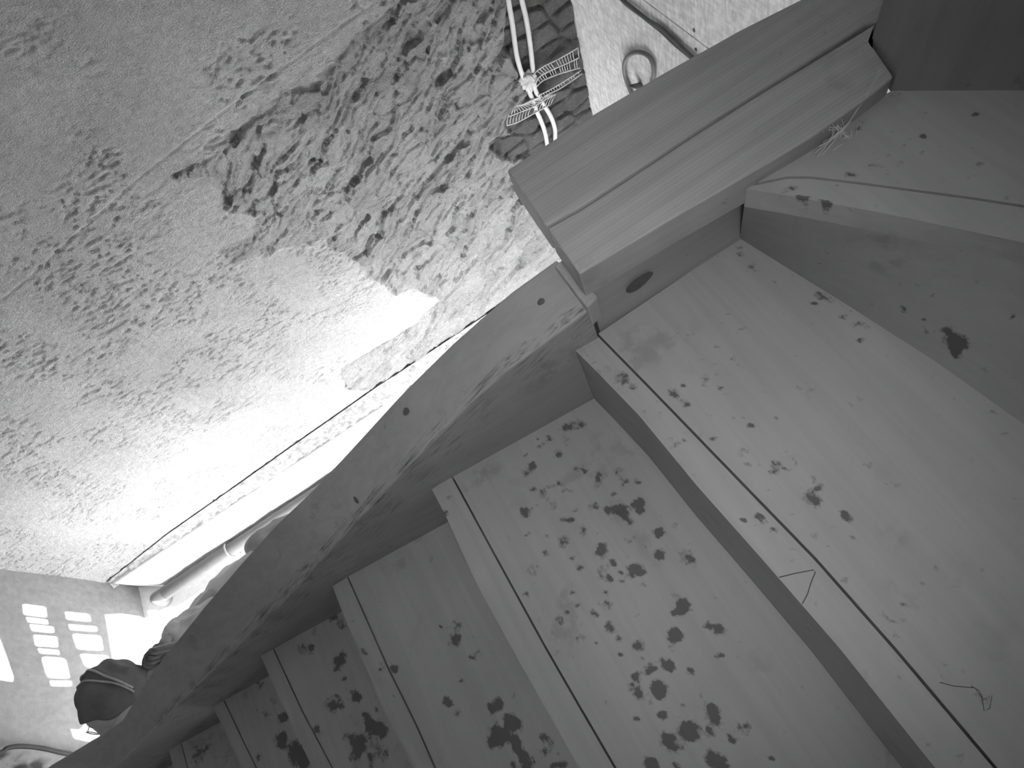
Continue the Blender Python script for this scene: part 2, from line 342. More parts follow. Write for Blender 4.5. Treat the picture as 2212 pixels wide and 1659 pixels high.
bl_E = cr([(1130, 1250, 40, .95), (1160, 1240, 22, .8), (1035, 1230, 34, .5), (1120, 1370, 40, .85), (1140, 1350, 24, .8), (1230, 1460, 70, .95), (1270, 1500, 50, .95), (1200, 1430, 40, .7), (990, 1480, 24, .9), (1000, 1040, 34, .5), (1080, 1130, 50, .3), (970, 1190, 40, .3), (1140, 1400, 30, .6)], 200, 1100, 2.765)
bl_F = cr([(620, 1480, 50, .5), (880, 1240, 40, .25), (700, 1400, 50, .3), (650, 1440, 40, .4)], 200, 1100, 2.765)
FR = {  # front edges
 'A': [(1243, 757), (1290, 804), (1381, 898), (1506, 1050), (1650, 1212), (1815, 1402), (2009, 1645)],
 'B': [(933, 1057), (961, 1111), (1025, 1252), (1083, 1360), (1152, 1483), (1242, 1642)],
 'C': [(718, 1266), (740, 1324), (772, 1397), (819, 1509), (892, 1657)],
 'D': [(563, 1416), (578, 1451), (616, 1534), (674, 1657)],
 'E': [(459, 1527), (488, 1585), (525, 1659)]}
JT = {
 'A': [(1290, 722), (1400, 834), (1609, 1050), (1762, 1208), (1943, 1413), (2149, 1657)],
 'B': [(976, 1028), (1015, 1100), (1070, 1201), (1178, 1398), (1242, 1509), (1329, 1659)],
 'C': [(751, 1246), (837, 1440), (903, 1574), (939, 1657)],
 'D': [(589, 1398), (652, 1534), (717, 1657)],
 'E': [(483, 1511), (530, 1610), (554, 1659)]}
ZS = {'A': -.75, 'B': -.93, 'C': -1.11, 'D': -1.29, 'E': -1.47}
A_BACK = [(1598, 515), (1840, 665), (2024, 783), (2212, 917)]
B_BACK = [(1265, 833), (1359, 952), (1448, 1050), (1515, 1140), (1653, 1322), (1907, 1657)]
fr = {k: edge(v, ZS[k]) for k, v in FR.items()}
jt = {k: edge(v, ZS[k]) for k, v in JT.items()}
prev = 'A'
bl = {'A': bl_A, 'B': bl_B, 'C': bl_C, 'D': bl_D, 'E': bl_E}
bls = {'A': bl_As, 'B': bl_Bs, 'C': bl_Cs, 'D': [], 'E': []}
def mb(name): return name
for k in 'ABCDE':
    z = ZS[k]
    if k == 'A': back = edge(A_BACK, z)
    elif k == 'B': back = shift(edge(B_BACK, z), .03)
    else: back = shift(fr[prev], .006, 0, z-ZS[prev])
    j = resample(jt[k], 120); f_ = resample(fr[k], 120)
    tr = ruled('tread', [Vector(p)+Vector((GAP, 0, 0)) for p in j], back, .035, M_tread, stair, bl[k], z, 170, 56)
    # riser board standing under the front edge, its top flush with the tread
    ruled('riser', f_, [Vector(p)-Vector((GAP, 0, 0)) for p in j], .176, M_riser, stair, bls[k], z, 150, 10)
    prev = k
# dark line of the riser face: the risers' own boards, seen on A, sit under the 4 cm top strip
# further steps down to the lower floor
x, z = fr['E'][0].x, ZS['E']
for i in range(12):
    x0 = x; x -= .285; z -= .178; ys = .396-.083*x
    f_ = [Vector((x, ys, z+H)), Vector((x+.03, Y_END, z+H))]
    j_ = [Vector((x+.04, ys, z+H)), Vector((x+.07, Y_END, z+H))]
    b_ = [Vector((x0+.006, ys, z+H)), Vector((x0+.036, Y_END, z+H))]
    if z < -3.58: break
    ruled('tread', shift(j_, GAP), b_, .035, M_tread, stair, bl_F if i == 0 else (), z, 60 if i < 3 else 4, 20 if i < 3 else 3)
    ruled('riser', f_, shift(j_, -GAP), .174, M_riser, stair, (), z, 4, 3)
# winder steps going up at the right
zw = -.57
Z1F = [(1612, 408), (1700, 422), (1918, 462), (2240, 530)]
Z1J = [(1612, 402), (1700, 383), (1748, 383), (1860, 396), (1956, 409), (2100, 428), (2240, 450)]
Z1B = [(1640, 378), (1925, 196), (2040, 195), (2240, 195)]
def ext2(pts, L):
    d = (pts[-1]-pts[-2]).normalized(); return pts+[pts[-1]+d*L]
z1f = ext2([az(p, zw) for p in Z1F], .55); z1j = ext2([az(p, zw) for p in Z1J], .5)
z1b = ext2([az(p, zw) for p in Z1B], .55)
bl_Z = cr([(900, 865, 10, .1), (1100, 865, 34, .8), (1320, 880, 34, .4), (1440, 935, 20, .7), (1530, 915, 34, .8), (1420, 972, 20, .6), (1395, 1000, 24, .7), (1530, 1020, 40, .5), (1560, 1042, 30, .4), (1200, 1030, 20, .6), (1190, 1108, 26, .7), (1050, 1120, 30, .5), (1380, 1100, 60, .3), (1040, 1180, 50, .5), (1090, 1170, 24, .6), (1900, 768, 34, .6), (1890, 768, 20, .6),
  (1540, 762, 30, .4), (1650, 765, 30, .4), (1400, 718, 12, .6), (1920, 1100, 44, .4), (1850, 1190, 30, .5), (1810, 1128, 16, .5), (2090, 910, 30, .35), (1990, 1130, 20, .5), (1870, 995, 18, .45), (2090, 1325, 30, .5), (1100, 920, 30, .3), (1300, 1045, 40, .3), (1270, 800, 30, .3), (1130, 830, 30, .35)], 1500, 0, 3.107)
bl_Zs = cr([(650, 1270, 60, .5), (590, 1300, 26, .6), (740, 1330, 24, .9), (700, 1320, 18, .7), (850, 1340, 20, .8), (890, 1358, 22, .9), (945, 1245, 16, .8), (790, 1320, 14, .6), (1200, 1390, 50, .35), (1330, 1410, 40, .5), (920, 1380, 24, .5), (640, 1380, 14, .4)], 1500, 0, 3.107)
t1 = ruled('tread', shift(z1j, .001, .001), z1b, .03, M_tread, stair, bl_Z, zw, 150, 60)
ruled('nosing_strip', z1f, shift(z1j, -.0012, -.0012), .03, M_riser, t1, bl_Zs, zw, 120, 14)
aback = ext2([az(p, -.75) for p in A_BACK], .55)
def wallstrip(name, lo, hi, th, mat, parent, blobs=(), zref=0, n=60, m=20, off=(0.02, 0.012)):
    A = resample(lo, n); B = resample(hi, n); vs = []
    for i in range(n):
        for k in range(m): t = k/(m-1); vs.append(tuple(A[i]*(1-t)+B[i]*t))
    N = n*m; vs += [(a+off[0]*th/.02, b+off[1]*th/.02, c) for a, b, c in vs]; fs = []
    for i in range(n-1):
        for k in range(m-1):
            a = i*m+k; fs += [(a, a+1, a+m+1, a+m), (N+a, N+a+m, N+a+m+1, N+a+1)]
        for k in (0, m-1): a = i*m+k; fs.append((a, a+m, N+a+m, N+a))
    for k in range(m-1):
        for i in (0, n-1): a = i*m+k; fs.append((a, a+1, N+a+1, N+a))
    me = bpy.data.meshes.new(name); me.from_pydata(vs, [], fs); me.update()
    bm = bmesh.new(); bm.from_mesh(me); bmesh.ops.recalc_face_normals(bm, faces=bm.faces); bm.to_mesh(me); bm.free()
    v = np.zeros(2*N); P = np.array(vs)
    for px, py, r, s, el in blobs:      # marks on the face of the riser
        # nearest vertex in the direction of the mark
        R = ray((px, py)); R /= np.linalg.norm(R); Q = P-np.array([0, 0, H]); D = Q/np.linalg.norm(Q, axis=1)[:, None]
        i = int(np.argmax(D[:N]@R)); c = P[i]; rad = r/F_PX*np.linalg.norm(Q[i])
        d = P-c; dd = np.sqrt((d[:, 0]**2+d[:, 1]**2)+(d[:, 2]/el)**2); v += s*np.exp(-(dd/rad)**2/.62)
    at = me.attributes.new('stain', 'FLOAT', 'POINT'); at.data.foreach_set('value', np.minimum(v, 1.1).astype(np.float32))
    return link(name, me, mat, parent)
bl_R = [(2058, 732, 16, .8, 1.6), (2070, 752, 18, .9, 1.6), (2046, 718, 11, .8, 1.5), (1957, 672, 10, .7, 1.5), (2015, 638, 6, .6, 1.5), (2003, 720, 7, .7, 1.4), (2182, 685, 7, .8, 1.5), (2000, 690, 5, .6, 1), (1938, 614, 6, .4, 1), (2160, 795, 10, .4, 2),
        (1772, 570, 5, .5, 1), (2080, 520, 10, .3, 1), (1720, 560, 8, .3, 1), (1885, 655, 9, .3, 2)]
wallstrip('riser', aback, shift(z1f, 0, 0, -.03), .02, M_risdk, stair, bl_R, n=200, m=50)
# upper riser and newel that close the view at the top right
M_newel = wood('newel_wood', .24, 2, .08, stain=True)
pz = [az(p, zw) for p in [(1925, 196), (2240, 195)]]
q0 = az((1883, 86), -.549); q1 = az((1908, 48), -.549); q2 = az((1966, -4), -.549); q3 = az((2014, -52), -.549)
f0 = pz[0]; f1 = pz[0]+(pz[1]-pz[0]).normalized()*.62
out = [f0, f1, f1+Vector((.4, .3, 0)), Vector((1.0, .60, zw+H)), q3+Vector((.01, 0, -.021)), q2+Vector((0, 0, -.021)), q1+Vector((0, 0, -.021)), q0+Vector((0, 0, -.021))]
pr_top = [Vector((p.x, p.y, H-.06)) for p in out]
o = prism('upper_riser', pr_top, .5115, M_newel, stair)
o.data.attributes.new('stain', 'FLOAT', 'POINT')
# lower string: inner face follows the tread ends, top edge runs down the pitch
IN = [(1275, 668), (1180, 738), (1088, 806), (1020, 868), (962, 925), (889, 1000), (802, 1093), (700, 1203), (608, 1305), (489, 1420), (370, 1537), (247, 1661)]
OUT = [(1203, 560), (1100, 634), (980, 740), (868, 850), (740, 990), (672, 1062), (600, 1130), (520, 1218), (440, 1312), (330, 1450), (264, 1556), (219, 1587), (100, 1659)]
Y0, MS, TK = .396, -.083, .085
ti = [a_lin(p, Y0, MS) for p in IN]; to = [a_lin(p, Y0+TK, MS) for p in OUT]
ti.append(ti[-1]+Vector((-1.6, .083*1.6, -1.05))); to.append(to[-1]+Vector((-1.5, .083*1.5, -1.05)))
n = 160; I = resample(ti, n); O = resample(to, n)
vs = []; fs = []
for i in range(n):
    zb = lambda x: min(H-.60+.62*(x-.14)-.36, 9)
    row = [I[i]]+[I[i]*(1-t)+O[i]*t for t in (.12, .3, .5, .7, .88)]+[O[i]]
    row = [np.array(r) for r in row]
    bi = np.array([I[i][0], I[i][1], max(.0, H-1.02+.62*(I[i][0]-.1))]); bo = np.array([O[i][0], O[i][1], max(.0, H-1.02+.62*(O[i][0]-.1))])
    vs += [bi, bi*.5+row[0]*.5]+row+[bo*.5+row[-1]*.5, bo]
m = 11
for i in range(n-1):
    for k in range(m): fs.append((i*m+k, i*m+(k+1) % m, (i+1)*m+(k+1) % m, (i+1)*m+k))
fs += [tuple(range(m)), tuple((n-1)*m+k for k in range(m))]
st = mesh('stringer', vs, fs, M_string, stair)
me = st.data; n_ = len(me.vertices); val = np.zeros(n_)
# dark weathered line along the inner arris of the string
for i in range(n):
    if I[i][0] > -1.15:
        for k, s in ((2, .30), (3, .36), (1, .05)): val[i*m+k] = s*(.75+.25*math.sin(i*1.7)+.3*random.random())
at = me.attributes.new('stain', 'FLOAT', 'POINT'); at.data.foreach_set('value', val.astype(np.float32))
bevel(st, .003)
def disc(name, center, u, v, a, b, mat, parent, n=28, h=.0012):
    nrm = u.cross(v).normalized(); vs = [center+nrm*h]; fs = []
    for i in range(n):
        an = 2*math.pi*i/n; w = 1+.05*math.sin(3*an+1)
        vs.append(center+u*a*w*math.cos(an)+v*b*w*math.sin(an)+nrm*h*.3)
    for i in range(n): fs.append((0, 1+i, 1+(i+1) % n))
    return mesh(name, vs, fs, mat, parent)
def knot_top(px, a, b, mat=M_knot):
    c = a_lin(px, Y0+TK*.45, MS)
    # height of the sloping top there
    i = int(np.argmin(np.abs(I[:, 0]-c.x))); j = int(np.argmin(np.abs(O[:, 0]-c.x)))
    t = .5
    R = ray(px); best = None
    for a_ in range(0, n-1):
        P0 = Vector(I[a_]); P1 = Vector(O[a_]); P2 = Vector(I[a_+1])
        nrm = (P1-P0).cross(P2-P0)
        if nrm.length < 1e-9: continue
        cam_p = Vector((0, 0, H)); d = Vector(R); den = nrm.dot(d)
        if abs(den) < 1e-12: continue
        tt = nrm.dot(P0-cam_p)/den; hit = cam_p+d*tt
        w = (hit-P0).dot((P1-P0))/((P1-P0).length_squared); s = (hit-P0).dot(P2-P0)/((P2-P0).length_squared)
        e = abs(w-.5)*0+abs(s-.5)
        if 0 < w < 1 and (best is None or e < best[0]): best = (e, hit, nrm.normalized(), (P2-P0).normalized())
    if best:
        _, hit, nr, u = best
        if nr.z < 0: nr = -nr
        v = nr.cross(u); disc('knot', hit+nr*.0004, u, v, a, b, mat, st)
for px, a, b in (((878, 889), .007, .0055), ((1169, 652), .0055, .0045), ((770, 1080), .004, .007)): knot_top(px, a, b)
# string board beside the first tread (with its big oval knot) and the trimmer on top of it
us = mesh('upper_string', [Vector((.143, .3945, H-.98)), Vector((.375, .391, H-.98)), Vector((.375, .391, H-.598)), Vector((.143, .3945, H-.598)),
       Vector((.143, .46, H-.98)), Vector((.375, .46, H-.98)), Vector((.375, .46, H-.598)), Vector((.143, .46, H-.598))],
      [(0, 1, 2, 3), (4, 5, 6, 7), (0, 1, 5, 4), (1, 2, 6, 5), (2, 3, 7, 6), (3, 0, 4, 7)], M_string, stair)
a = us.data.attributes.new('stain', 'FLOAT', 'POINT')
kc = ay((1381, 611), .389)
disc('knot', kc, Vector((1, 0, .10)).normalized(), Vector((-.1, 0, 1)).normalized(), .021, .0125, M_knot, us, h=0)
us2 = box('upper_string', (.379, .374, H-.98), (.53, .50, H-.597), M_string, stair)
us2.data.attributes.new('stain', 'FLOAT', 'POINT')
beam_z = -.547
b_out = [az(p, beam_z) for p in [(1094, 366), (1277, 248), (1435, 155), (1597, 64), (1740, -8), (1900, -90)]]
gro = [az(p, beam_z) for p in [(1178, 488), (1252, 447), (1400, 350), (1500, 284), (1597, 222), (1740, 135), (1886, 46)]]
b_in = [az(p, beam_z) for p in [(1252, 592), (1345, 536), (1450, 473), (1600, 387), (1760, 292), (1860, 222), (1930, 166)]]
b_in = b_in
notch = az((1880, 86), beam_z)
end_o = Vector((.98, b_out[-1].y-.02, beam_z+H))
def stripmesh(name, a, b, h, mat, parent, n=40):
    A = resample(a, n); B = resample(b, n); top = [Vector(p) for p in A]+[Vector(p) for p in reversed(B)]
    vs = [Vector(p) for p in A]+[Vector(p) for p in B]; vs += [v-Vector((0, 0, h)) for v in vs]; N = 2*n; fs = []
    for i in range(n-1):
        fs += [(i, i+1, n+i+1, n+i), (N+i, N+n+i, N+n+i+1, N+i+1), (i, N+i, N+i+1, i+1), (n+i, n+i+1, N+n+i+1, N+n+i)]
    fs += [(0, n, N+n, N), (n-1, N+n-1, N+2*n-1, 2*n-1)]
    o = mesh(name, vs, fs, mat, parent); bevel(o, .0035, 3); return o
trim = thing('landing_trimmer', 'pale planed timber of two long boards with a dark groove crossing the top right', 'beam', (.3, .45, H-.6))
stripmesh('outer_board', b_out, gro[:-1]+[az(p, beam_z)+Vector((-.003, .002, 0)) for p in ((1884, 47), (1907, 45), (1962, -6), (2006, -52))], .047, M_beam, trim)
stripmesh('inner_board', shift(gro, .0006, -.0030), b_in+[notch], .047, M_beam, trim) if False else None
ib = [Vector(p)+Vector((.0006, -.0046, 0)) for p in gro]
A_ = [Vector(p) for p in resample(ib, 40)]; B_ = [Vector(p) for p in resample(b_in, 40)]
stripmesh('inner_board', ib, b_in+[notch+Vector((-.002, -.002, 0))], .047, M_beam, trim)
M_pencil = plain('pencil_line', .10, .8)
pm = [az(p, ZS['A']) for p in [(1683, 1247), (1720, 1238), (1757, 1231), (1761, 1236), (1752, 1258), (1744, 1284), (1733, 1304)]]
tube('pencil_mark', [p+Vector((0, 0, -.0002)) for p in pm], .0007, M_pencil, stair, 6)
pm = [az(p, ZS['A']) for p in [(2098, 1482), (2115, 1492), (2124, 1512), (2143, 1502), (2138, 1530), (2126, 1536), (2121, 1508), (2106, 1486), (2060, 1482), (2030, 1474)]]
tube('pencil_mark', [p+Vector((0, 0, -.0003)) for p in pm], .0006, M_pencil, stair, 6)
# batten between trimmer and lower string
bt = [az(p, -.655) for p in [(1196, 572), (1222, 556), (1292, 640), (1268, 664)]]
prism('batten', bt, .05, M_end, stair, .003)

# ------------------------------------------------------------------ plaster wall
YW = 2.2
def wl(px): v = ay(px, YW); return (v.x, v.z)
ROUGH = [wl(p) for p in [(905, -30), (850, 20), (800, 58), (765, 88), (722, 150), (690, 190), (612, 186), (600, 226), (545, 262), (500, 305), (462, 338), (420, 362), (372, 380), (395, 392), (450, 386), (482, 408), (492, 455), (520, 466), (560, 470), (545, 505), (500, 528), (470, 552), (500, 578), (560, 562),
     (620, 540), (700, 524), (722, 548), (778, 566), (790, 600), (850, 636), (905, 630), (950, 650), (900, 700), (840, 735), (770, 780), (738, 800), (745, 838), (830, 850), (880, 800), (1010, 760), (1300, 600), (1500, 300), (1400, -120)]]
STONE = [wl(p) for p in [(1085, -40), (1095, 40), (1090, 110), (1120, 160), (1140, 200), (1120, 225), (1085, 270), (1110, 290), (1050, 312), (1075, 345), (1110, 350), (1290, 360), (1330, 100), (1300, -80)]]
LATHP = [wl(p) for p in [(470, 245), (850, -5), (905, -30), (850, 20), (722, 130), (590, 190), (540, 250), (360, 375), (250, 440)]]
x0, x1, z0, z1 = -2.94, 1.07, H-3.47, H-.25
dx = .0048
nx = int((x1-x0)/dx); nz = int((z1-z0)/dx)
X, Z = np.meshgrid(np.linspace(x0, x1, nx), np.linspace(z0, z1, nz))
wx = X+.02*(fbm(X*14, Z*14, 3, 3)-.5)*2; wz = Z+.02*(fbm(X*14, Z*14, 3, 8)-.5)*2
sr = sdist(ROUGH, wx, wz); ss = sdist(STONE, wx, wz)
mr = np.clip(sr/.018+.4, 0, 1); mr = mr*mr*(3-2*mr); ms = np.clip(ss/.02+.3, 0, 1)
# lumps of mortar dragged along the courses: tilted and stretched
c_, s_ = math.cos(.42), math.sin(.42); U = (X*c_+Z*s_); Vv = (-X*s_+Z*c_)
wu = U+.19*(fbm(U*5, Vv*7, 3, 21)-.5); wv = Vv+.15*(fbm(U*5, Vv*7, 3, 31)-.5)
f1, f2, idv = worley(wu*5.2, wv*10.5, 2)
g1, g2, idg = worley(wu*12, wv*22, 12)
rid = 1-np.abs(2*fbm(wu*9, wv*17, 4, 40)-1)
fine = fbm(X*60, Z*75, 4, 50)
fa, _f = facets(wu*5.2+.35*(fbm(X*16, Z*16, 3, 41)-.5), wv*10.5+.9*(fbm(X*16, Z*16, 3, 43)-.5), 5)
fb_, _g = facets(wu*13+.5*fbm(X*30, Z*30, 2, 45), wv*27, 25)
fc_, _i = facets(wu*30+.6*fbm(X*50, Z*50, 2, 47), wv*60, 35)
rough_h = -.026+.021*fa+.014*fb_+.006*fc_+.032*np.clip(1-f1*1.3, 0, 1)*(idv-.35)+.016*(rid-.62)+.011*(fine-.5)
crack = np.clip(1-(f2-f1)/.10, 0, 1); rough_h -= .010*crack*(fbm(X*6, Z*6, 2, 61) > .45)
h1, h2, idh = worley((X+.02*vnoise(X*9, Z*9, 4))*7, (Z+.02*vnoise(X*9, Z*9, 6))*13, 70)
stone_h = -.045+.018*np.clip((h2-h1)*4, 0, 1)+.014*idh+.008*(fbm(X*30, Z*30, 4, 77)-.5)
smooth_h = .0035*(fbm(X*3, Z*3, 3, 80)-.5)+.0016*(fbm(X*55, Z*70, 4, 85)-.5)
# pits and scratches of the float in the smooth coat
pit = np.clip((fbm(X*40+Z*10, Z*85, 3, 90)-.565)*9, 0, 1)*np.clip((fbm(X*5, Z*5, 3, 95)-.44)*7, 0, 1); smooth_h -= .0085*pit; smooth_h += .0035*(fbm(X*38+Z*12, Z*95, 3, 86)-.5)
# torn edge of the coat stands proud, with the combed strip below the rule line
lp = [wl((-20, 668)), wl((65, 598)), wl((304, 383)), wl((477, 246)), wl((687, 92)), wl((830, -8))]
dl = np.full(X.shape, 9.); sgn = np.zeros(X.shape)
for k in range(len(lp)-1):
    a = np.array(lp[k]); b = np.array(lp[k+1]); e = b-a; L = np.hypot(*e)
    t = ((X-a[0])*e[0]+(Z-a[1])*e[1])/(L*L); tc = np.clip(t, 0, 1); d = np.hypot(X-a[0]-tc*e[0], Z-a[1]-tc*e[1])
    side = (X-a[0])*e[1]-(Z-a[1])*e[0]; m_ = d < dl; sgn = np.where(m_, side, sgn); dl = np.where(m_, d, dl)
smooth_h -= .006*np.exp(-(dl/.0045)**2)+.003*(sgn > 0)*np.clip(1, 0, 1)
comb = np.exp(-((dl-.10)/.06)**2)*(sgn > 0)*(X > -.9); smooth_h -= .006*comb*np.clip((fbm(X*22, Z*60, 3, 99)-.45)*5, 0, 1)
soft_low = np.clip((Z-(H-3.30))/.25, 0, 1)
hgt = smooth_h*(1-mr)+.64*rough_h*(.45+.55*soft_low)*mr; hgt = hgt*(1-ms)+stone_h*ms
# bottom roll of the coat
hgt += .003*np.exp(-((Z-(H-3.30))/.03)**2)*(X < .1)
Yv = YW-hgt
vs = np.stack([X, Yv, Z], -1).reshape(-1, 3)
idx = np.arange(nx*nz).reshape(nz, nx); q = np.stack([idx[:-1, :-1], idx[:-1, 1:], idx[1:, 1:], idx[1:, :-1]], -1).reshape(-1, 4)
me = bpy.data.meshes.new('wall_left')
me.vertices.add(len(vs)); me.vertices.foreach_set('co', vs.astype(np.float32).ravel())
me.loops.add(q.size); me.loops.foreach_set('vertex_index', q.astype(np.int32).ravel())
me.polygons.add(len(q)); me.polygons.foreach_set('loop_start', np.arange(0, q.size, 4, dtype=np.int32))
me.polygons.foreach_set('loop_total', np.full(len(q), 4, np.int32)); me.update(); me.validate()
for nm, arr in (('rough', mr), ('stone', ms), ('cell', np.clip(idv*.5+fa*.25+.25*idg, 0, 1)*mr)):
    at = me.attributes.new(nm, 'FLOAT', 'POINT'); at.data.foreach_set('value', arr.astype(np.float32).ravel())
t = NT('wall_plaster'); t.b.inputs['Roughness'].default_value = .9; t.b.inputs['Specular IOR Level'].default_value = .1
n1 = t.noise(170, 5, t.mapping((1, 1, 1.6), (0, .35, 0)), .65); n2 = t.noise(34, 6, None, .7, .4); n3 = t.noise(2.5, 3)
c = t.math('MULTIPLY', t.ramp(n1, .3, .7, .78, 1.10), t.ramp(n2, .3, .7, .86, 1.08)); c = t.math('MULTIPLY', c, t.ramp(n3, .3, .7, .9, 1.06))
c = t.math('MULTIPLY', c, t.ramp(t.noise(75, 5, t.mapping((1, 1, 2.2), (0, .3, 0)), .6), .60, .72, 1, .70))
c = t.math('MULTIPLY', c, t.ramp(t.attr('stone'), 0, 1, 1, .42)); c = t.math('MULTIPLY', c, t.ramp(t.attr('cell'), .25, .75, 1.0, .84)); c = t.math('MULTIPLY', c, t.ramp(t.attr('rough'), 0, 1, 1, 1.16))
c = t.math('MULTIPLY', c, t.ramp(t.noise(130, 3, t.mapping((1, 1, 2.6), (0, .35, 0)), .6), .60, .70, 1, .62))
t.color(t.math('MULTIPLY', c, .60))
n4 = t.noise(85, 6, t.mapping((1, 1, 2.4), (0, .45, 0)), .7, .8)
t.bump(t.math('ADD', t.math('ADD', n1, t.math('MULTIPLY', n2, 1.4)), t.math('MULTIPLY', n4, t.ramp(t.attr('rough'), 0, 1, .8, 2.8))), 1, .011)
wall = link('wall_left', me, t.m, None, True); struct(wall, 'rough grey plaster wall with a torn coat and stones showing')
M_wall2 = plain('end_wall_plaster', .5, .9, bump=(60, .5, .004), var=.14, vs=45)
M_conc = plain('concrete_floor', .62, .9, bump=(40, .3, .003), var=.08)
M_dark = plain('rough_masonry', .24, .95, bump=(45, .8, .01), var=.35, vs=28)
M_white = plain('sill_plaster', .80, .8, bump=(18, .3, .004), var=.06)

# wall above and behind, floor, end wall, ceiling pierced to shape the sun
struct(box('wall_left', (-3.2, YW+.06, 0), (7.5, YW+.30, H+1.2), M_wall2), 'masonry behind the plaster')
fl = struct(box('floor', (-5.2, -3.2, -.12), (3.2, YW+.05, 0), M_conc), 'pale sunlit concrete floor far below')
XE = ay((240, 1260), YW).x
# end wall as a gently uneven face
ny_, nz_ = 170, 250
Yg, Zg = np.meshgrid(np.linspace(.86, YW+.05, ny_), np.linspace(0, H+1.2, nz_))
xg = XE-.012*(fbm(Yg*7, Zg*7, 4, 200)-.5)-.004*(fbm(Yg*60, Zg*60, 3, 210)-.5)
BRK = [(ax(p, XE).y, ax(p, XE).z) for p in [(-60, 1610), (20, 1616), (60, 1622), (110, 1632), (170, 1650), (170, 1800), (-60, 1800)]]
db = sdist(BRK, Yg, Zg); kb = np.clip(db/.02, 0, 1)
xg = xg-kb*(.03+.05*fbm(Yg*16, Zg*16, 4, 220))
vs = [(a, b, c_) for a, b, c_ in zip(xg.ravel(), Yg.ravel(), Zg.ravel())]; N = len(vs)
fs = [(i*ny_+k, i*ny_+k+1, (i+1)*ny_+k+1, (i+1)*ny_+k) for i in range(nz_-1) for k in range(ny_-1)]
vs += [(XE-.3, .86, 0), (XE-.3, YW+.05, 0), (XE-.3, YW+.05, H+1.2), (XE-.3, .86, H+1.2)]
fs += [(N, N+1, N+2, N+3)]
vs += [(XE, .86, 0), (XE, .86, H+1.2)]
fs += [(N, N+3, N+5, N+4)]
t = NT('end_wall'); t.b.inputs['Roughness'].default_value = .9
n2 = t.noise(30, 6, None, .7); c = t.math('MULTIPLY', t.ramp(n2, .3, .7, .86, 1.08), t.ramp(t.noise(60, 4, None, .6), .62, .74, 1, .6))
t.color(t.math('MULTIPLY', t.math('MULTIPLY', c, t.ramp(t.attr('broken'), 0, 1, 1, .22)), .21)); t.bump(n2, .5, .004)
ew = mesh('wall_end', vs, fs, t.m, None, True); struct(ew, 'grey end wall with patches of sunlight beyond the person')
at = ew.data.attributes.new('broken', 'FLOAT', 'POINT'); v = np.zeros(len(ew.data.vertices)); v[:N] = (kb*np.clip(.5+3.2*(fbm(Yg*26, Zg*22, 4, 230)-.45), 0, 1.3)).ravel(); at.data.foreach_set('value', v.astype(np.float32))

# unseen ceiling openings, shaped back along the sun to throw its patches
ZSKY = H+1.2
def back(p): t_ = (ZSKY-p.z)/(-SUN_DIR.z); q = p-SUN_DIR*t_; return (q.x, q.y)
def rpoly(px, plane):
    P = [ax(p, XE+.004) if plane == 'e' else az(p, -H) for p in px]; return [back(p) for p in P]
def rounded(px, r=.22):
    out = []; n = len(px)
    for i in range(n):
        a, b, c = Vector(px[i-1]), Vector(px[i]), Vector(px[(i+1) % n])
        out += [tuple(b+(a-b)*r), tuple(b+(a-b)*r*.3+(c-b)*r*.3), tuple(b+(c-b)*r)]
    return out
def e7(l): return [(a/4.0565, 1250+b/4.0565) for a, b in l]
holes = [rounded(e7(l), .14) for l in (
  [(187, 212), (415, 240), (425, 340), (200, 318)], [(218, 330), (425, 350), (438, 398), (240, 384)], [(250, 392), (480, 412), (492, 474), (275, 460)],
  [(283, 482), (515, 500), (528, 606), (300, 590)], [(320, 602), (530, 622), (540, 668), (345, 656)], [(352, 676), (590, 690), (635, 880), (408, 872)], [(425, 886), (640, 890), (648, 944), (440, 942)],
  [(557, 278), (800, 305), (815, 378), (575, 358)], [(588, 392), (860, 412), (870, 464), (608, 450)], [(620, 474), (900, 492), (925, 632), (668, 620)], [(690, 650), (960, 664), (1000, 790), (740, 776)],
  [(610, 1310), (700, 1318), (755, 1245), (830, 1280), (900, 1380), (780, 1432), (640, 1400)])]
def inset(poly, k):
    c = (sum(p[0] for p in poly)/len(poly), sum(p[1] for p in poly)/len(poly)); return [(c[0]+(p[0]-c[0])*k, c[1]+(p[1]-c[1])*k) for p in poly]
holes = [[back(ax(p, XE+.004)) for p in inset(hpx, .97)] for hpx in holes]
holes.append([back(ax(p, XE+.004)) for p in [(-40, 1340), (0, 1372), (18, 1420), (33, 1462), (30, 1473), (0, 1468), (-40, 1462)]])
holes.append([back(ax(p, XE+.004)) for p in [(226, 1327), (262, 1325), (300, 1330), (322, 1337), (345, 1470), (270, 1462), (243, 1425)]])
holes.append([back(Vector((a, b, 0))) for a, b in [(XE+.03, 1.50), (-1.9, 1.60), (-.8, 1.66), (-.8, 1.90), (XE+.25, 1.90), (XE+.03, 2.0)]])
outer = [(-5.2, -1.6), (7.5, -1.6), (7.5, YW+.3), (-5.2, YW+.3)]
loops = [[Vector((a, b, 0)) for a, b in outer]]+[[Vector((a, b, 0)) for a, b in h_] for h_ in holes]
tris = tessellate_polygon(loops); flat = [p for l in loops for p in l]
wm = mesh('ceiling', [(p.x, p.y, ZSKY) for p in flat], [tuple(t_) for t_ in tris], M_wall2)
sm = wm.modifiers.new('thick', 'SOLIDIFY'); sm.thickness = .01; sm.offset = 1
struct(wm, 'unseen ceiling with openings cut to shape the sun patches')

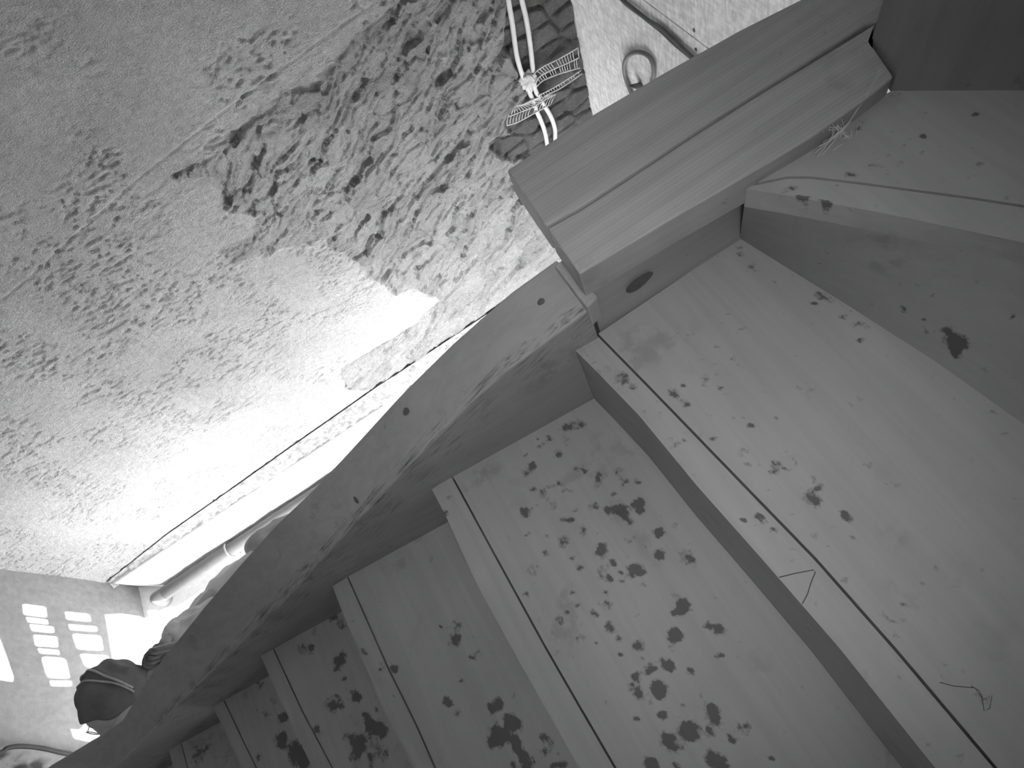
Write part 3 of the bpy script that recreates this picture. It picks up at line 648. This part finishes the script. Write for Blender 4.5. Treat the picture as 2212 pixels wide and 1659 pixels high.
# plinth under the coat: ragged masonry band, bright sill, floor
def band(name, top, bot, mat, parent=None, n=160, rag=.0, seed=0, m=8, amp=.0):
    A = resample(top, n); B = resample(bot, n); vs = []
    for i in range(n):
        for k in range(m):
            t_ = k/(m-1); p = A[i]*(1-t_)+B[i]*t_
            nn = float(fbm(np.array([p[0]*28]), np.array([t_*3+seed]), 3, 300+seed)[0])-.5
            p = p+np.array([0, -amp*nn*2 if 0 < k else 0, rag*nn*(1 if k == m-1 else 0)]); vs.append(tuple(p))
    fs = [(i*m+k, i*m+k+1, (i+1)*m+k+1, (i+1)*m+k) for i in range(n-1) for k in range(m-1)]
    return mesh(name, vs, fs, mat, parent, True)
top_b = [ay(p, YW-.005) for p in [(232, 1257), (363, 1154), (511, 1050), (634, 963), (753, 880), (815, 836), (862, 806)]]
zt = sum(p.z for p in top_b)/len(top_b)
bt_ = [Vector((p.x, YW-.007, p.z+.006)) for p in top_b]+[Vector((1.0, YW-.007, top_b[-1].z+.02))]
bnd = band('trim_1', bt_, [Vector((XE, YW-.03, H-3.40)), Vector((1.0, YW-.03, H-3.36))], M_dark, amp=.022, rag=.03, seed=3, n=600, m=16)
struct(bnd, 'ragged masonry band under the torn plaster')
# sill: rounded bright ledge
zr = lambda d: H-d
prof = [(2.19, zr(3.345)), (2.16, zr(3.352)), (2.11, zr(3.375)), (2.07, zr(3.41)), (2.04, zr(3.45)), (2.03, zr(3.49)), (2.03, .0), (2.19, .0)]
n = 300; vs = []; fs = []; m = len(prof)
for i in range(n):
    x = XE+.01+(1.0-XE)*i/(n-1); w = .010*(float(vnoise(np.array([x*6]), np.array([.5]), 5)[0])-.5)+.004*(float(vnoise(np.array([x*31]), np.array([.5]), 6)[0])-.5)
    for k, (a, b) in enumerate(prof): vs.append((x+(2.19-a)*1.7*(1-i/(n-1)), a+(w*2 if 1 < k < 7 else 0), b+(w if 0 < k < 6 else 0)))
for i in range(n-1):
    for k in range(m): fs.append((i*m+k, i*m+(k+1) % m, (i+1)*m+(k+1) % m, (i+1)*m+k))
fs += [tuple(range(m)), tuple((n-1)*m+k for k in range(m))]
struct(mesh('trim_2', vs, fs, M_white, None, True), 'bright rounded plaster ledge at the foot of the wall')

# pipe along the foot of the wall
M_pipe = plain('grey_pipe', .16, .5, var=.08)
M_metal = plain('zinc', .45, .4, .6)
py_, pz_, prd = 1.978, .108, .046
pipe = thing('heating_pipe', 'grey insulated pipe running along the foot of the plaster wall above the floor', 'pipe', (-1.8, py_, .0))
tube('tube', [Vector((-2.66, py_, pz_)), Vector((-1.6, py_, pz_+.0)), Vector((.5, py_, pz_))], prd, M_pipe, pipe, 20)
tube('elbow', smooth_path([Vector((-2.62, py_, pz_)), Vector((-2.70, py_, pz_)), Vector((-2.735, py_+.01, pz_-.02)), Vector((-2.74, py_+.01, 0.0))], 12), prd*.95, M_pipe, pipe, 18)
for xx in (-2.15, -.9):
    ring = [Vector((xx+.01*math.sin(a_)*.0, py_+(prd+.004)*math.cos(a_), pz_+(prd+.004)*math.sin(a_))) for a_ in np.linspace(0, 2*math.pi, 25)]
    cl = tube('clamp', ring, .007, M_metal, pipe, 8)
    tube('bracket', [Vector((xx, py_, pz_-prd)), Vector((xx, py_, .0))], .006, M_metal, pipe, 8)

# ------------------------------------------------------------------ OSB partition
XO = ay((1253, 120), YW+.042).x
t = NT('chipboard'); t.b.inputs['Roughness'].default_value = .7
v1 = t.noise(1, 3, t.mapping((1, 70, 16), (.5, 0, 0)), .6); v2 = t.noise(1, 3, t.mapping((1, 18, 60), (-.4, 0, 0)), .6); v3 = t.noise(14, 4)
c = t.math('MULTIPLY', t.ramp(v1, .3, .7, .80, 1.08), t.ramp(v2, .3, .7, .84, 1.08)); c = t.math('MULTIPLY', c, t.ramp(v3, .3, .7, .93, 1.05))
c = t.math('MULTIPLY', c, t.ramp(t.noise(1, 4, t.mapping((1, 90, 22), (.9, 0, 0)), .6), .63, .72, 1, .55)); t.color(t.math('MULTIPLY', c, .88)); t.bump(v1, .3, .001)
M_osb = t.m
def osbz(p): return ax(p, XO)
s1 = [osbz((1236, 33)), osbz((1470, 224))]; s2 = [osbz((1396, 0)), osbz((1521, 103))]
z_a = (osbz((1500, 90)).z+osbz((1396, 0)).z)/2
zs2 = (s2[0].z+s2[1].z)/2
print('osb seams', s1, s2, XO)
oy1 = YW+.058
p1 = thing('chipboard_panel', 'large chipboard sheet holding the grey cable loop beside the exposed stones', 'board', (XO, 1.4, 0), 'chipboard sheets of the partition')
bevel(box('sheet', (XO, .62, 0), (XO+.018, oy1, zs2-.0025), M_osb, p1), .001)
p2 = thing('chipboard_panel', 'upper chipboard sheet above the dark seam, at the top edge of the picture', 'board', (XO, 1.4, zs2), 'chipboard sheets of the partition')
bevel(box('sheet', (XO, .62, zs2+.0025), (XO+.018, oy1, H+.6), M_osb, p2), .001)
M_cable = plain('dark_grey_cable', .16, .5, var=.1)
M_lcable = plain('mid_grey_cable', .20, .45, var=.1)
lp_ = [ax(p, XO-.012) for p in [(1372, 222), (1361, 195), (1350, 163), (1349, 137), (1361, 118), (1381, 113), (1401, 121), (1411, 141), (1411, 168), (1400, 200)]]
tag(tube('cable_loop', smooth_path(lp_, 54), .0085, M_lcable, None, 10), 'grey cable bent into an open loop on the chipboard above the beam', 'cable')
ca = thing('cable_pair', 'pair of dark cables running along the chipboard parallel to the seam', 'cable', (XO, 1.6, ax((1420, 60), XO).z))
for off, w in ((0, .009), (8, .008)):
    pth = [ax(p, XO-.011) for p in [(1335, -14+off*.2), (1352, 6+off*.3), (1400, 44-off*.1), (1430, 68-off*.7), (1455, 92-off*.8), (1490, 121-off*.3), (1560, 178)]]
    tube('cable', smooth_path(pth, 40), w*.8, M_cable, ca, 8)
for px in ((1499, 66), (1503, 107)):
    c0 = ax(px, XO-.0015); tag(disc('screw_hole', c0, Vector((0, 1, 0)), Vector((0, 0, 1)), .006, .006, M_knot, None, h=-.001), 'small dark screw hole in the chipboard %s' % ('nearer the seam' if px[1] < 90 else 'nearer the beam'), 'hole')
co = ax((1385, 180), XO-.001)
vs = []; fs = []
for k in range(12):
    an = 2*math.pi*k/12; vs.append(co+Vector((0, .022*math.cos(an), .022*math.sin(an)-.02)))
vs.append(co+Vector((-.06, 0, .03)))
fs = [(k, (k+1) % 12, 12) for k in range(12)]+[tuple(range(11, -1, -1))]
tag(mesh('cable_clip', vs, fs, M_lcable, None, True), 'small pointed clip inside the cable loop on the chipboard', 'clip')

# ------------------------------------------------------------------ conduits and metal lath on the stones
M_cond = plain('white_conduit', .62, .4, var=.05)
def ontop(pts, y=YW-.02): return [ay(p, y) for p in pts]
c1 = smooth_path(ontop([(1093, -40), (1098, 0), (1107, 54), (1115, 114), (1126, 156), (1140, 190), (1152, 220), (1160, 242), (1169, 262), (1178, 290), (1184, 330), (1190, 380)], YW-.0), 90)
c2 = smooth_path(ontop([(1121, -40), (1127, 0), (1136, 38), (1145, 95), (1150, 141), (1155, 190), (1172, 222), (1189, 250), (1198, 276), (1199, 300), (1198, 380)], YW-.0), 90)
tag(tube('conduit', c1, .0105, M_cond, None, 12), 'white cable conduit on the bare stones, left of the two', 'conduit', 'conduits on the stones')
tag(tube('conduit', c2, .0105, M_cond, None, 12), 'white cable conduit on the bare stones, right one nearer the chipboard', 'conduit', 'conduits on the stones')
M_wire = plain('lath_wire', .55, .5, .3)
def c3(l): return [(1000+a/3.687, b/3.687) for a, b in l]
def lath(name, wires, nr, label):
    W_ = [smooth_path([ay(p, YW-.012) for p in c3(w)], 16) for w in wires]; parts = []
    for w in W_: parts.append(tube_data(w, .0032, 6))
    for a, b in zip(W_[:-1], W_[1:]):
        A = resample(a, nr); B = resample(b, nr)
        for i in range(nr):
            if random.random() < .9: parts.append(tube_data([Vector(A[i]), (Vector(A[i])+Vector(B[i]))/2+Vector((0, .004, 0)), Vector(B[i])], .0018, 5))
    vs, fs = merge(parts); return tag(mesh(name, vs, fs, M_wire, None, True), label, 'metal lath', 'metal lath strips around the conduits')
lath('metal_lath', [[(566, 655), (560, 600), (620, 540), (760, 470), (918, 380)], [(575, 672), (610, 610), (700, 560), (860, 490), (925, 458)], [(585, 690), (640, 640), (760, 590), (930, 540)]], 20, 'upper strip of wire lath between the conduits and the chipboard')
lath('metal_lath', [[(600, 760), (690, 715), (800, 650), (940, 560)], [(620, 800), (660, 760), (780, 700), (950, 585)]], 18, 'middle strip of wire lath just right of the crossing conduits')
lath('metal_lath', [[(395, 850), (480, 830), (560, 790)], [(360, 930), (450, 895), (560, 850), (640, 800), (740, 750)], [(350, 1000), (440, 970), (560, 905), (700, 830)]], 16, 'lowest strip of wire lath, left of the crossing conduits')
# dab of plaster over the conduits
bm = bmesh.new(); bmesh.ops.create_icosphere(bm, subdivisions=4, radius=1); cdab = ay((1141, 176), YW-.002)
for v in bm.verts:
    f = .45+1.1*float(fbm(np.array([v.co.x*3+4]), np.array([v.co.z*3+v.co.y*2]), 4, 9)[0]); c_ = v.co*f
    v.co = Vector((cdab.x+c_.x*.042, cdab.y+c_.y*.016, cdab.z+c_.z*.050))
me = bpy.data.meshes.new('plaster_dab'); bm.to_mesh(me); bm.free()
tag(link('plaster_dab', me, M_wall2, None, True), 'dab of plaster holding the conduits where they cross the wire lath', 'plaster')

# cable sagging over the broken corner of the end wall
cb = smooth_path([ax(p, XE+.03) for p in [(-60, 1640), (0, 1626), (16, 1616), (45, 1612), (90, 1616), (135, 1626), (180, 1632), (300, 1640)]], 60)
tag(tube('hanging_cable', cb, .011, plain('black_cable', .03, .6), None, 8), 'dark cable sagging across the broken end wall at the bottom left corner', 'cable')

# cobwebs by the trimmer
M_web = plain('cobweb', .5, .9); 
parts = []
wa = az((1905, 150), -.547); wb_ = az((1790, 300), -.56)
for a, b, r in (((1902, 150), (1835, 262), .00035), ((1906, 152), (1832, 268), .0003), ((1835, 262), (1780, 312), .0004), ((1832, 268), (1760, 330), .0003), ((1838, 262), (1800, 300), .0005), ((1826, 272), (1775, 335), .0003), ((1815, 285), (1820, 305), .0003), ((1812, 285), (1770, 316), .0005), ((1800, 290), (1765, 340), .0003)):
    pa = az(a, -.535); pb = az(b, -.556); mid = (pa+pb)/2+Vector((0, 0, -.003)); parts.append(tube_data([pa, mid, pb], r, 5))
for i in range(26):
    c_ = (1812+random.gauss(0, 14), 282+random.gauss(0, 12)); d_ = (c_[0]+random.gauss(0, 14)-6, c_[1]+random.gauss(0, 12)+6)
    parts.append(tube_data([az(c_, -.550), az(d_, -.552)], .0003, 4))
vs, fs = merge(parts); tag(mesh('cobweb', vs, fs, M_web, None), 'dusty cobweb strands stretched from the beam to the upper tread', 'cobweb')


# ------------------------------------------------------------------ person
def PT(px, py, z): return az((px, py), z)
pelvis = PT(668, 1168, -2.62); waist = PT(545, 1245, -2.40); chest = PT(445, 1370, -2.16); neck = PT(352, 1456, -2.0); headc = PT(252, 1508, -1.90)
side = Vector((.62, -.55, 0)).normalized()      # towards the person's right
if side.dot(Vector((1, 0, 0))) < 0: side = -side
fwd = Vector((-.52, -.62, -.58)).normalized()
sh_l = PT(468, 1318, -2.16); el_l = PT(402, 1352, -2.12); ha_l = PT(332, 1412, -1.94)
sh_r = PT(372, 1470, -2.02); el_r = PT(430, 1500, -2.28); ha_r = PT(478, 1432, -2.22)
hip_a = pelvis+Vector((-.06, .08, -.05)); hip_b = pelvis+Vector((.07, -.08, -.05))
kn_a = Vector((pelvis.x-.10, pelvis.y+.08, .50)); kn_b = Vector((pelvis.x+.04, pelvis.y-.14, .50))
ft_a = Vector((pelvis.x-.02, pelvis.y+.08, .08)); ft_b = Vector((pelvis.x+.12, pelvis.y-.12, .08))
def skin(name, nodes, edges, mat, parent, sub=2, root=0, keep=True):
    me = bpy.data.meshes.new(name); me.from_pydata([tuple(p) for p, r in nodes], edges, []); me.update()
    o = link(name, me, mat, parent)
    o.modifiers.new('skin', 'SKIN'); o.modifiers['skin'].use_smooth_shade = True
    sv = me.skin_vertices[0].data
    for i, (p, r) in enumerate(nodes):
        r = r if isinstance(r, tuple) else (r, r); sv[i].radius = r; sv[i].use_root = (i == root)
    m = o.modifiers.new('sub', 'SUBSURF'); m.levels = sub; m.render_levels = sub
    return o
def baked(o):
    dg = bpy.context.evaluated_depsgraph_get(); ev = o.evaluated_get(dg); me = ev.to_mesh()
    mw = o.matrix_basis
    vs = [mw @ v.co for v in me.vertices]; fs = [tuple(p.vertices) for p in me.polygons]; ev.to_mesh_clear(); return vs, fs
M_skin = plain('skin', .50, .55, var=.04); M_shirt = plain('light_shirt', .78, .85, bump=(25, .5, .01), var=.07, vs=12)
M_trou = plain('grey_trousers', .34, .9, bump=(14, .6, .015), var=.15, vs=9); M_cap = plain('dark_cap', .17, .85, bump=(90, .3, .002), var=.12)
M_pipng = plain('cap_piping', .5, .6); M_glove = plain('work_glove', .15, .8, bump=(60, .4, .003)); M_boot = plain('boot', .06, .6)
pers = thing('person', 'person in a dark cap and light shirt bending forward beyond the staircase', 'person', (pelvis.x+.04, pelvis.y-.02, 0))
# body: trunk, limbs and head grown as one surface
B_N = [(pelvis, (.13, .10)), (waist, .11), (chest, (.13, .10)), (neck, .055), (headc+(neck-headc)*.35, .058),
       (sh_l, .05), (el_l, .036), (ha_l+(el_l-ha_l)*.22, .026), (sh_r, .05), (el_r, .036), (ha_r+(el_r-ha_r)*.22, .026),
       (hip_a, .085), (kn_a, .055), (ft_a, .04), (hip_b, .085), (kn_b, .055), (ft_b, .04), (ft_a+Vector((-.10, -.10, -.03)), .03), (ft_b+Vector((-.10, -.10, -.03)), .03)]
B_E = [(0, 1), (1, 2), (2, 3), (3, 4), (2, 5), (5, 6), (6, 7), (2, 8), (8, 9), (9, 10), (0, 11), (11, 12), (12, 13), (0, 14), (14, 15), (15, 16), (13, 17), (16, 18)]
tmp = skin('body_source', B_N, B_E, None, None); bpy.context.view_layer.update(); parts = [baked(tmp)]
bpy.data.objects.remove(tmp)
# head in its own frame: f = where the face looks, u = crown
f_ = (cj*.72-cw*.62-ci*.10).normalized(); u_ = (-cw*.60-ci*.40-cj*.60); u_ = (u_-f_*u_.dot(f_)).normalized(); r_ = f_.cross(u_)
bm = bmesh.new(); bmesh.ops.create_icosphere(bm, subdivisions=5, radius=1)
def bump3(c, p, w): return math.exp(-((c-Vector(p)).length/w)**2)
for v in bm.verts:
    c = v.co.normalized(); x, y, z = c
    rx, ry, rz = .076, .098, .118
    P = Vector((x*rx, y*ry, z*rz))
    if z < 0: P.x *= 1+.28*z; P.y *= 1+.10*z
    d = 0
    d += .020*bump3(c, (0, .98, -.18), .16)+.008*bump3(c, (0, .97, .05), .14)                 # nose
    d += .006*(bump3(c, (.3, .9, .22), .2)+bump3(c, (-.3, .9, .22), .2))-.010*(bump3(c, (.33, .92, .02), .15)+bump3(c, (-.33, .92, .02), .15))
    d += .007*bump3(c, (0, .88, -.48), .14)-.004*bump3(c, (0, .9, -.40), .05)+.012*bump3(c, (0, .72, -.72), .2)
    d += .016*(bump3(c, (1, -.05, -.08), .13)+bump3(c, (-1, -.05, -.08), .13))               # ears
    P += c*d; v.co = headc+r_*P.x+f_*P.y+u_*P.z
bm.verts.ensure_lookup_table(); parts.append(([v.co.copy() for v in bm.verts], [tuple(q.index for q in p.verts) for p in bm.faces])); bm.free()
vs, fs = merge(parts)
body = mesh('body', vs, fs, M_skin, pers, True)
rm = body.modifiers.new('remesh', 'REMESH'); rm.mode = 'VOXEL'; rm.voxel_size = .0055; rm.use_smooth_shade = True
def hand(name, w, toward, bend, mat, parent):
    """gloved fist: palm, four fingers of different lengths curled round the handle, thumb from the side"""
    d = toward.normalized(); a = bend.normalized(); s_ = d.cross(a).normalized(); parts = []
    nodes = [(w-d*.055, .030), (w-d*.02, (.036, .024)), (w+d*.018, (.036, .022))]; E_ = [(0, 1), (1, 2)]
    for k, L in enumerate((.9, 1.05, 1.0, .8)):
        b = w+d*.022+s_*(-.027+.018*k); i = len(nodes)
        nodes += [(b+d*.020*L, .0098), (b+d*.032*L+a*.022*L, .0092), (b+d*.012*L+a*.040*L, .0085), (b-d*.008*L+a*.034*L, .0075)]; E_ += [(2, i), (i, i+1), (i+1, i+2), (i+2, i+3)]
    i = len(nodes); nodes += [(w-s_*.036+a*.008, .011), (w-s_*.036+d*.024+a*.028, .010), (w-s_*.016+d*.03+a*.044, .009)]; E_ += [(1, i), (i, i+1), (i+1, i+2)]
    return skin(name, nodes, E_, mat, parent, 1)
hd_dir = (PT(560, 1352, -2.05)-PT(345, 1400, -2.22)).normalized()
hand('glove', ha_l, (ha_l-el_l), Vector((.35, -.1, -.8)), M_glove, pers)
hand('glove', ha_r, (ha_r-el_r), Vector((.1, .3, -.8)), M_glove, pers)
S_N = [(PT(560, 1235, -2.46), (.145, .13)), (PT(520, 1282, -2.36), (.150, .13)), (PT(450, 1378, -2.16), (.160, .13)), (PT(372, 1455, -2.04), .095), (neck, .070),
       (sh_l, .078), ((sh_l+el_l)/2, .066), (el_l, .058), (ha_l+(el_l-ha_l)*.38, .040), (sh_r, .075), (el_r, .055), (ha_r+(el_r-ha_r)*.38, .040)]
S_E = [(0, 1), (1, 2), (2, 3), (3, 4), (2, 5), (5, 6), (6, 7), (7, 8), (3, 9), (9, 10), (10, 11)]
def wrinkle(o, amt, sc, lv=1):
    tx = bpy.data.textures.new(o.name+'_folds', 'CLOUDS'); tx.noise_scale = sc; tx.noise_depth = 2
    m = o.modifiers.new('folds', 'DISPLACE'); m.texture = tx; m.strength = amt; m.texture_coords = 'LOCAL'; m.mid_level = .5
shirt = skin('shirt', S_N, S_E, M_shirt, pers, 4); wrinkle(shirt, .035, .07)
T_N = [(PT(600, 1205, -2.52), (.165, .15)), (PT(540, 1232, -2.45), (.165, .145)), (pelvis, (.185, .17)), (hip_a, .125), ((hip_a+kn_a)/2, .11), (kn_a, .085), (ft_a+Vector((0, 0, .05)), .065), (hip_b, .125), ((hip_b+kn_b)/2, .11), (kn_b, .085), (ft_b+Vector((0, 0, .05)), .065)]
trou = skin('trousers', T_N, [(0, 1), (0, 2), (2, 3), (3, 4), (4, 5), (5, 6), (2, 7), (7, 8), (8, 9), (9, 10)], M_trou, pers, 4, 2); wrinkle(trou, .045, .11)
for ft in (ft_a, ft_b):
    skin('boot', [(ft+Vector((.03, .03, -.035)), (.042, .045)), (ft+Vector((-.03, -.03, -.035)), (.045, .045)), (ft+Vector((-.11, -.11, -.04)), (.042, .036)), (ft+Vector((.01, .01, .05)), .052)], [(0, 1), (1, 2), (0, 3)], M_boot, pers, 2)
# cap: crown pulled over the head, deep at the back, brim over the brow
def cap_pt(c, k=1.):
    x, y, z = c; P = Vector((x*.094, y*.112-.0, z*.132+.006))*k
    P.y -= .022*max(0, 1-abs(y)); P += c*(.006*math.sin(7*x+3*z)+.004*math.sin(11*y+5*z)); return headc+r_*P.x+f_*P.y+u_*P.z
cv = [cap_pt(Vector((0, 0, 1)))]; cf = []; NA, NP = 64, 22
for j in range(1, NP):
    for i in range(NA):
        an = 2*math.pi*i/NA; fr_ = max(0, math.sin(an))**1.5
        el = math.radians(-14+44*fr_); po = (math.pi/2-el)*j/(NP-1)
        cv.append(cap_pt(Vector((math.sin(po)*math.cos(an), math.sin(po)*math.sin(an), math.cos(po)))))
for i in range(NA): cf.append((0, 1+i, 1+(i+1) % NA))
for j in range(NP-2):
    for i in range(NA): a = 1+j*NA; cf.append((a+i, a+NA+i, a+NA+(i+1) % NA, a+(i+1) % NA))
cap = mesh('cap', cv, cf, M_cap, pers, True)
sm = cap.modifiers.new('solid', 'SOLIDIFY'); sm.thickness = .003
def seam(fn, n=40, r=.0036):
    return tube_data([cap_pt(Vector(fn(i/(n-1))).normalized(), 1.02) for i in range(n)], r, 6)
parts = [seam(lambda t: (math.cos(math.pi*t)*1, .08+.08*math.sin(6*t), math.sin(math.pi*t)*1.05+.06)), seam(lambda t: (math.cos(math.pi*t)*1, -.15+.12*math.sin(7*t+1), math.sin(math.pi*t)+.06))]
vs, fs = merge(parts); mesh('piping', vs, fs, M_pipng, cap, True).location = (0, 0, 0)
# glasses
def face_pt(x, z, off=.006): return headc+r_*x+f_*(.093+off)+u_*z
gp = []
for sx in (-1, 1):
    gp.append(tube_data([face_pt(sx*.031+.022*math.cos(a_), .004+.017*math.sin(a_), .014) for a_ in np.linspace(0, 2*math.pi, 21)], .0016, 6))
    gp.append(tube_data([face_pt(sx*.053, .008, .012), headc+r_*sx*.078+f_*.03+u_*.008, headc+r_*sx*.080-f_*.02+u_*.004], .0015, 6))
vs, fs = merge(gp); mesh('glasses', vs, fs, M_pipng, pers, True)
ht = thing('tool_handle', 'light wooden tool handle held in the gloved hand of the person', 'tool', ha_l)
hs = ha_l+Vector((.01, 0, -.028)); h0 = PT(326, 1408, -1.93); h1 = PT(560, 1345, -1.88)
tube('handle', [h0, (h0+h1)/2, h1], .0135, plain('handle_wood', .42, .5), ht, 14)
